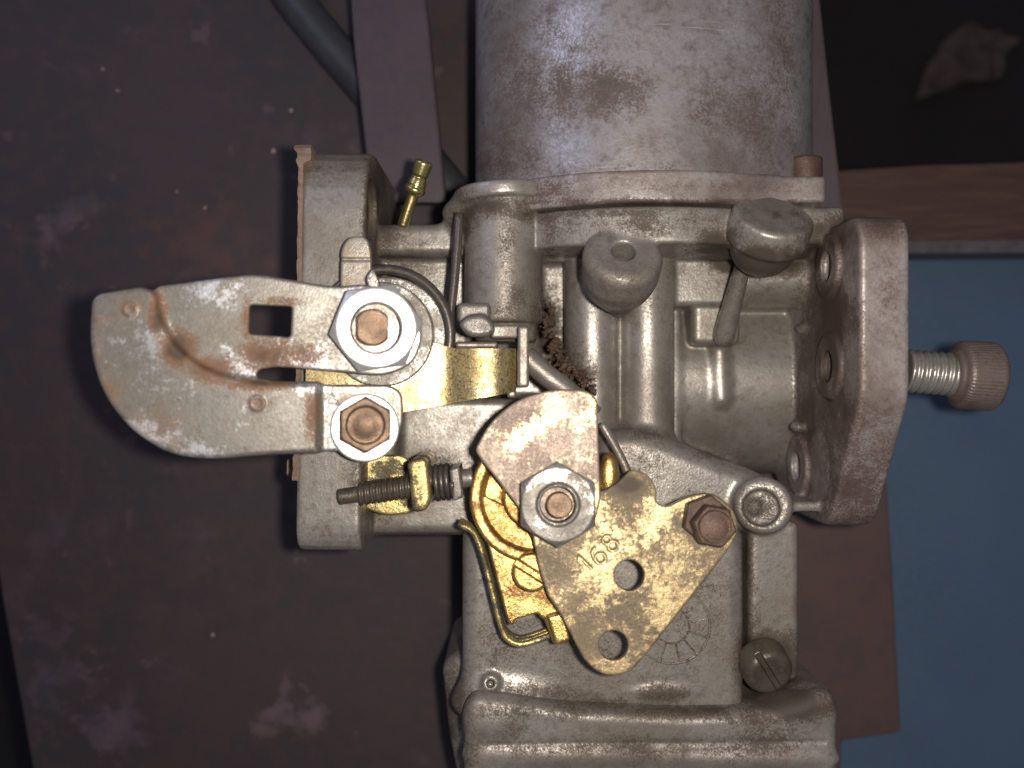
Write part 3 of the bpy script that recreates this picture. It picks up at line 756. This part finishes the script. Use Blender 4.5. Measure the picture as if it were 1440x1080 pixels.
# coil spring round the same shaft, one leg standing up beside the plunger cylinder
pts = []
for i in range(110):
    t = -1.2 + i / 109 * 4.9 * math.pi; r = 88 - .3 * i / 10
    z = 60 + 56 * i / 109
    c = W(540, 472, z); pts.append((c[0] + r * math.cos(-t), c[1] + r * math.sin(-t), z))
tube('return_spring', pts, 7.0, M['steel'], carb, n=12)
tube('spring_leg', spline([W(632, 490, 66), W(634, 440, 60), W(640, 380, 56), W(646, 300, 52)]), 6.5, M['steel'], carb)

# --- golden choke lever: a bent sheet reaching from the shaft to the right
def sheet(name, top, bot, zs, th, mat, parent):
    n = len(zs); V = []; F = []
    m = 10
    for lay in (0, 1):
        for i in range(n):
            for j in range(m):
                v = j / (m - 1); z = zs[i] - lay * th
                a, b = W(*top[i], zs[i]), W(*bot[i], zs[i]); p = a + (b - a) * v; p[2] = z; V.append(p)
    def id_(l, i, j): return l * n * m + i * m + j
    for i in range(n - 1):
        for j in range(m - 1):
            q = [id_(0, i, j), id_(0, i, j + 1), id_(0, i + 1, j + 1), id_(0, i + 1, j)]; F.append(q); F.append([x + n * m for x in q[::-1]])
    for i in range(n - 1):
        F.append([id_(0, i, 0), id_(0, i + 1, 0), id_(1, i + 1, 0), id_(1, i, 0)]); F.append([id_(0, i + 1, m - 1), id_(0, i, m - 1), id_(1, i, m - 1), id_(1, i + 1, m - 1)])
    for j in range(m - 1):
        F.append([id_(0, 0, j + 1), id_(0, 0, j), id_(1, 0, j), id_(1, 0, j + 1)]); F.append([id_(0, n - 1, j), id_(0, n - 1, j + 1), id_(1, n - 1, j + 1), id_(1, n - 1, j)])
    o = mesh_np(name, np.array(V), np.array(F), mat, parent)
    md = o.modifiers.new('edges', 'EDGE_SPLIT'); md.split_angle = math.radians(40)
    return o
N_ = 48; us = np.linspace(0, 1, N_); X_ = 430 + us * 296
tp = [(x, 470 + max(0, min(1, (x - 560) / 80)) * 20) for x in X_]; bt_ = [(x, 541 + min(1, (x - 430) / 130) * 40 if x < 560 else 581 - (x - 560) / 166 * 30) for x in X_]
sl_ = np.interp(X_, [430, 575, 600, 622, 634, 660, 674, 688, 700, 728], [.02, .04, .112, .128, .44, .36, .2, .12, .32, .7])
zs = list(136 - np.concatenate([[0], np.cumsum((sl_[1:] + sl_[:-1]) / 2 * np.diff(X_))]))
sheet('choke_lever', tp, bt_, zs, 9, M['choke'], carb)
# small link pieces at its end
K = Field((-85, -30, 10), (110, 120, 130), 1.6, np.eye(3), (0, 0, 0))
K = Field(W(630, 590, 0) - [0, 0, 20], W(850, 415, 0) + [0, 0, 140], 1.7)
K.add(span((642, 425), (690, 455), 60, 108, 7)); K.add(ext([W(x, y, 122)[:2] for x, y in fil([(643, 455), (655, 444), (678, 440), (692, 450), (697, 464), (688, 473), (655, 472)], 8)], 84, 122, 7), 2)
solid('link_lug', K, M['dull_zinc'], carb)
K = Field(W(630, 590, 0) - [0, 0, 20], W(850, 415, 0) + [0, 0, 140], 1.7)
K.add(span((690, 456), (742, 476), 40, 88, 4)); K.add(span((728, 458), (744, 545), 20, 112, 4)); K.add(span((640, 480), (700, 490), 40, 70, 4)); K.add(span((713, 492), (726, 560), 20, 84, 4), 3)
solid('link_plate', K, M['rod'], carb)
tube('link_rod', spline([W(738, 500, 60), W(765, 525, 62), W(800, 552, 64), W(835, 585, 62)]), 15, M['rod'], carb)

# --- idle screw at the lower left
za = 106
a, b = W(476, 699, za), W(645, 674, za); u = (b - a) / np.linalg.norm(b - a); L = np.linalg.norm(b - a)
def threaded(F_, a, b, r, pitch, depth):
    a, b = np.array(a, float), np.array(b, float); L = np.linalg.norm(b - a); u = (b - a) / L
    w = np.array([0, 0, 1.0]); w = w - u * (w @ u); w /= np.linalg.norm(w); v = np.cross(u, w)
    g, lo, hi = cyl(a, b, r, r=1.5)
    def f(X, Y, Z):
        x, y, z = X - a[0], Y - a[1], Z - a[2]
        t = x * u[0] + y * u[1] + z * u[2]; p = np.arctan2(x * v[0] + y * v[1] + z * v[2], x * w[0] + y * w[1] + z * w[2]) / (2 * math.pi)
        s = np.abs(((t / pitch + p) % 1.0) - .5) * 2
        return g(X, Y, Z) + depth * s * .8
    F_.add((f, lo, hi))
K = Field(np.minimum(a, b) - 40, np.maximum(a, b) + 40, 1.4)
threaded(K, a + u * 26, a + u * L * .72, 16, 7.5, 4); K.add(cyl(a, a + u * 30, 10.5, r=2), 2)
screw = solid('idle_screw', K, M['oily'], carb)
K = Field(W(600, 740, 0) - [0, 0, 20], W(680, 620, 0) + [0, 0, 160], 1.5)
K.add(ext([W(x, y, 128)[:2] for x, y in fil([(631, 660), (646, 655), (652, 700), (637, 706)], 4)], 66, 128, 4)); K.add(cyl(a + u * L * .95, a + u * L * 1.12, 12, r=2), 2)
solid('screw_head', K, M['dull_zinc'], screw)
pts = []
for i in range(90):
    t = i / 89; p = a + u * L * (.78 + .17 * t); an = t * 4 * 2 * math.pi
    pts.append(p + 21 * (math.cos(an) * np.array([0, 0, 1.]) + math.sin(an) * np.array([-u[1], u[0], 0])))
tube('screw_spring', pts, 3.6, M['steel'], screw, n=8)
K = Field(W(480, 740, 40) - [0, 0, 60], W(630, 625, 40) + [0, 0, 120], 1.7)
K.add(ext([W(x, y, 138)[:2] for x, y in fil([(572, 648, 8), (600, 643, 10), (607, 700, 14), (600, 719, 12), (580, 722, 10)], 0)], 20, 138, 6))
K.add(ext([W(x, y, 40)[:2] for x, y in fil([(492, 640), (575, 640), (585, 722), (540, 726), (505, 712), (490, 690)], 16)], 28, 40, 3), 8)
solid('screw_bracket', K, M['dirty_gold'], carb)

# --- throttle lever
Rl = rotm('x', -4.0); Ol = W(785, 710, 138)
K = Field((-130, -260, -20), (280, 80, 20), 1.8, Rl, Ol)
tri = K.poly([(745, 730), (760, 690), (850, 690, 6), (872, 676, 8), (888, 659, 8), (912, 667, 10), (925, 690, 8), (922, 706, 8), (938, 713, 10), (962, 700, 20), (1000, 690, 26), (1034, 716, 26), (1040, 748, 12), (1024, 775, 8), (905, 926, 22), (884, 948, 20), (852, 952, 22), (824, 934, 20), (790, 868, 30), (770, 838, 8), (756, 796, 16)], 0)
K.add(ext(tri, -11, 0, 2.5))
for (x, y, r) in ((885, 809, 18.5), (863, 908, 18)):
    q = K.uv(x, y, 0); K.cut(cyl((*q, -30), (*q, 30), r, r=.5), 1.5)
# stamped digits, slanting up to the right
def digit(F_, org, ang, sc, strokes, z):
    c, s = math.cos(ang), math.sin(ang)
    for st in strokes: F_.cut(stroke([(org[0] + sc * (x * c - y * s), org[1] + sc * (x * s + y * c)) for x, y in st], z, 1.8), .4)
arc = lambda cx, cy, rx, ry, t0, t1, n=14: [(cx + rx * math.cos(t), cy + ry * math.sin(t)) for t in np.linspace(t0, t1, n)]
D1 = [[(.1, .8), (.35, 1), (.35, 0)]]
D6 = [arc(.35, .3, .3, .3, 0, 6.3), [(.06, .35), (.1, .65), (.3, .92), (.55, .95)]]
D8 = [arc(.35, .27, .3, .27, 0, 6.3), arc(.35, .76, .24, .22, 0, 6.3)]
an = math.radians(46)
for st, (x, y) in ((D1, (826, 806)), (D6, (844, 797)), (D8, (861, 779))): digit(K, K.uv(x, y, 0), an, 22, st, .5)
lst = [(880, 680, 50, 26, .9), (1000, 740, 60, 50, .55), (862, 908, 44, 50, .6), (905, 790, 30, 30, .35), (980, 790, 50, 60, .4), (820, 880, 26, 60, .6), (780, 790, 24, 40, .6), (880, 720, 40, 30, .5)]
lever = solid('throttle_lever', K, M['lever'], carb, lst)
K = Field((-150, -70, 0), (90, 180, 24), 1.8, Rl, Ol)
sec = K.poly([(667, 633, 8), (688, 594, 60), (728, 560, 60), (782, 546, 30), (826, 549, 10), (840, 560, 10), (843, 640), (845, 700), (838, 735, 20), (800, 765, 20), (764, 764, 14), (730, 716, 20), (700, 676, 40), (680, 652, 20)], 13)
K.add(ext(sec, 1, 13, 2.5))
solid('sector_plate', K, M['sector'], carb)
K = Field((-70, -70, 8), (70, 70, 64), 1.5, Rl, Ol); q = K.uv(785, 710, 44)
K.add(hexa(q, 52, 13, 44, 90, 2, .66)); K.cut(cyl((*q, 0), (*q, 80), 21, r=1), 3); K.cut(cyl((*q, 41), (*q, 70), 25, 36, r=1), 2)
nut2 = solid('nut', K, M['dull_zinc'], carb); nut2['label'] = 'dull grey nut holding the sector plate'
K = Field((-30, -30, 0), (30, 30, 64), 1.2, Rl, Ol); q = K.uv(787, 711, 40)
K.add(cyl((*q, 5), (*q, 40), 16, r=2)); solid('shaft_tip', K, M['copper'], nut2)
K = Field((130, -90, -20), (260, 30, 60), 1.5, Rl, Ol); q = K.uv(995, 731, 18); q2 = K.uv(1006, 741, 42)
K.add(hexa(q, 31, -4, 20, 20, 2, .5)); K.add(hexa(q2, 27, 12, 42, 50, 3, .6), 2); K.cut(cyl((*q2, 39.5), (*q2, 60), 19, 22, r=1), 2)
K.add(ell((*q2, 38), (20, 20, 4)), 1)
b2 = solid('bolt', K, M['rust'], carb); b2['label'] = 'small bolt with a brown rusty head at the corner of the throttle lever'
# golden drum behind the lever and the bent strip that guards it
K = Field((-140, -130, -80), (140, 130, 10), 1.8, Rl, Ol)
q = K.uv(752, 700, -20)
K.add(cyl((*q, -64), (*q, -26), 84, r=5)); K.cut(cyl((*q, -38), (*q, 10), 66, r=4), 10); K.add(cyl((*q, -64), (*q, -14), 40, r=3), 4)
solid('drum', K, M['gold'], carb)
K = Field((-160, -230, -80), (110, 20, 10), 1.8, Rl, Ol)
pl = K.poly([(668, 690), (730, 720), (765, 790), (800, 880), (800, 905, 4), (778, 906, 4), (764, 868), (715, 880), (694, 800)], -36, 6)
K.add(ext(pl, -46, -36, 2.5)); K.add(ext(K.poly([(770, 868), (792, 862), (802, 900), (782, 908)], -22, 4), -46, -22, 3), 3)
K.cut(ext(K.poly([(722, 872), (758, 862), (764, 886), (730, 896)], -36, 6), -90, 10, 1), 1)
strip = solid('guard_plate', K, M['gold'], carb)
K = Field(W(640, 930, 0) - [0, 0, 40], W(810, 680, 0) + [0, 0, 150], 1.8)
P_ = [(648, 738), (668, 752), (684, 800), (704, 878), (716, 900), (740, 905), (798, 884)]
P_ = fil([(x, y, 16) for x, y in P_][0:0] + P_, 0)
pp_ = spline([W(x, y, 96) for x, y in P_], 6)
for i in range(len(pp_) - 1):
    a_, b_ = pp_[i], pp_[i + 1]; K.add(cap(a_, b_, 4.2), 1); K.add(cap(a_ - [0, 0, 14], b_ - [0, 0, 14], 4.2), 1); K.add(cap(a_ - [0, 0, 28], b_ - [0, 0, 28], 4.2), 1)
solid('guard_rim', K, M['dirty_gold'], strip)
K = Field((-90, -140, -50), (20, -40, 10), 1.4, Rl, Ol); q = K.uv(748, 806, -10)
K.add(cyl((*q, -40), (*q, -14), 25, r=5)); ang = math.radians(-32); sl = rotm('z', -32)
K.cut(box((*q, -13), (40, 4.5, 6), .5, sl), 1)
s3 = solid('slotted_screw', K, M['gold'], carb); s3['label'] = 'gold slotted screw half hidden behind the lever'
# right-hand twisted spring end between lever and ribs
tube('lever_spring', spline([W(846, 596, 60), W(866, 630, 66), W(882, 664, 74), W(886, 690, 80)]), 6, M['rod'], carb)
K = Field(W(830, 720, 0) - [0, 0, 20], W(890, 630, 0) + [0, 0, 140], 1.6)
K.add(ell(W(856, 672, 100), (14, 34, 12)), 0); solid('spring_clip', K, M['gold'], carb)

# --- slotted screw low on the right
K = Field(W(1080, 940, 40) - 60, W(1080, 940, 40) + 60, 1.6)
c = W(1079, 942, 38); nrm = np.array([.10, -.30, .95]); nrm /= np.linalg.norm(nrm)
K.add(cyl(c - nrm * 30, c + nrm * 12, 36, 33, r=10)); K.cut(box(c + nrm * 13, (40, 4.0, 10), .5, rotm('x', 17) @ rotm('z', -58)), 1)
s4 = solid('slotted_screw', K, M['oily'], carb); s4['label'] = 'grimy slotted screw low on the float chamber'

# --- bolt standing out of the engine flange
K = Field((470, -60, -50), (720, 90, 80), 1.8)
a, b = W(1270, 521, 10), W(1346, 527, 14)
threaded(K, a, b, 31, 10.5, 5.5)
ab = solid('cap_bolt', K, M['thread'], carb)
K = Field((560, -80, -50), (740, 100, 90), 1.7)
a, b = W(1343, 527, 14), W(1399, 530, 16); a = np.array(a); b = np.array(b); L = np.linalg.norm(b - a); u = (b - a) / L
g0, l0, h0 = cyl(a, b, 47, 48, r=9); w_ = np.array([0, 0, 1.0]); v_ = np.cross(u, w_)
def knurl(X, Y, Z):
    y, z = (X - a[0]) * v_[0] + (Y - a[1]) * v_[1] + (Z - a[2]) * v_[2], (Z - a[2])
    return g0(X, Y, Z) + (.5 + .3 * np.sin(y * .11 + X * .05)) * np.cos(np.arctan2(y, z) * 62)
K.add((knurl, l0, h0)); K.add(cyl(a - u * 6, a + u * 10, 34, 44, r=3), 2); K.cut(hexa((0, 0), 1, 0, 1), 0) if False else None
solid('bolt_head', K, M['hexsteel'], ab)

# crusts of rusty dirt
def crust(name, path, w, n, r0, r1, seed, mat=M['grime']):
    r = np.random.RandomState(seed); P = spline([W(*p) for p in path], 12); P = np.array(P)
    K = Field(P.min(0) - 30, P.max(0) + 30, 1.2)
    for k in range(n):
        q = P[r.randint(len(P))] + (r.rand(3) - .5) * w; K.add(ell(q, r0 + (r1 - r0) * r.rand(3)), 4)
    o = solid(name, K, mat, carb); o['kind'] = 'stuff'
crust('rust_crust', [(768, 430, -6), (774, 470, 0), (790, 508, 20), (812, 528, 40), (834, 548, 56)], 20, 190, 1.0, 3.0, 5)
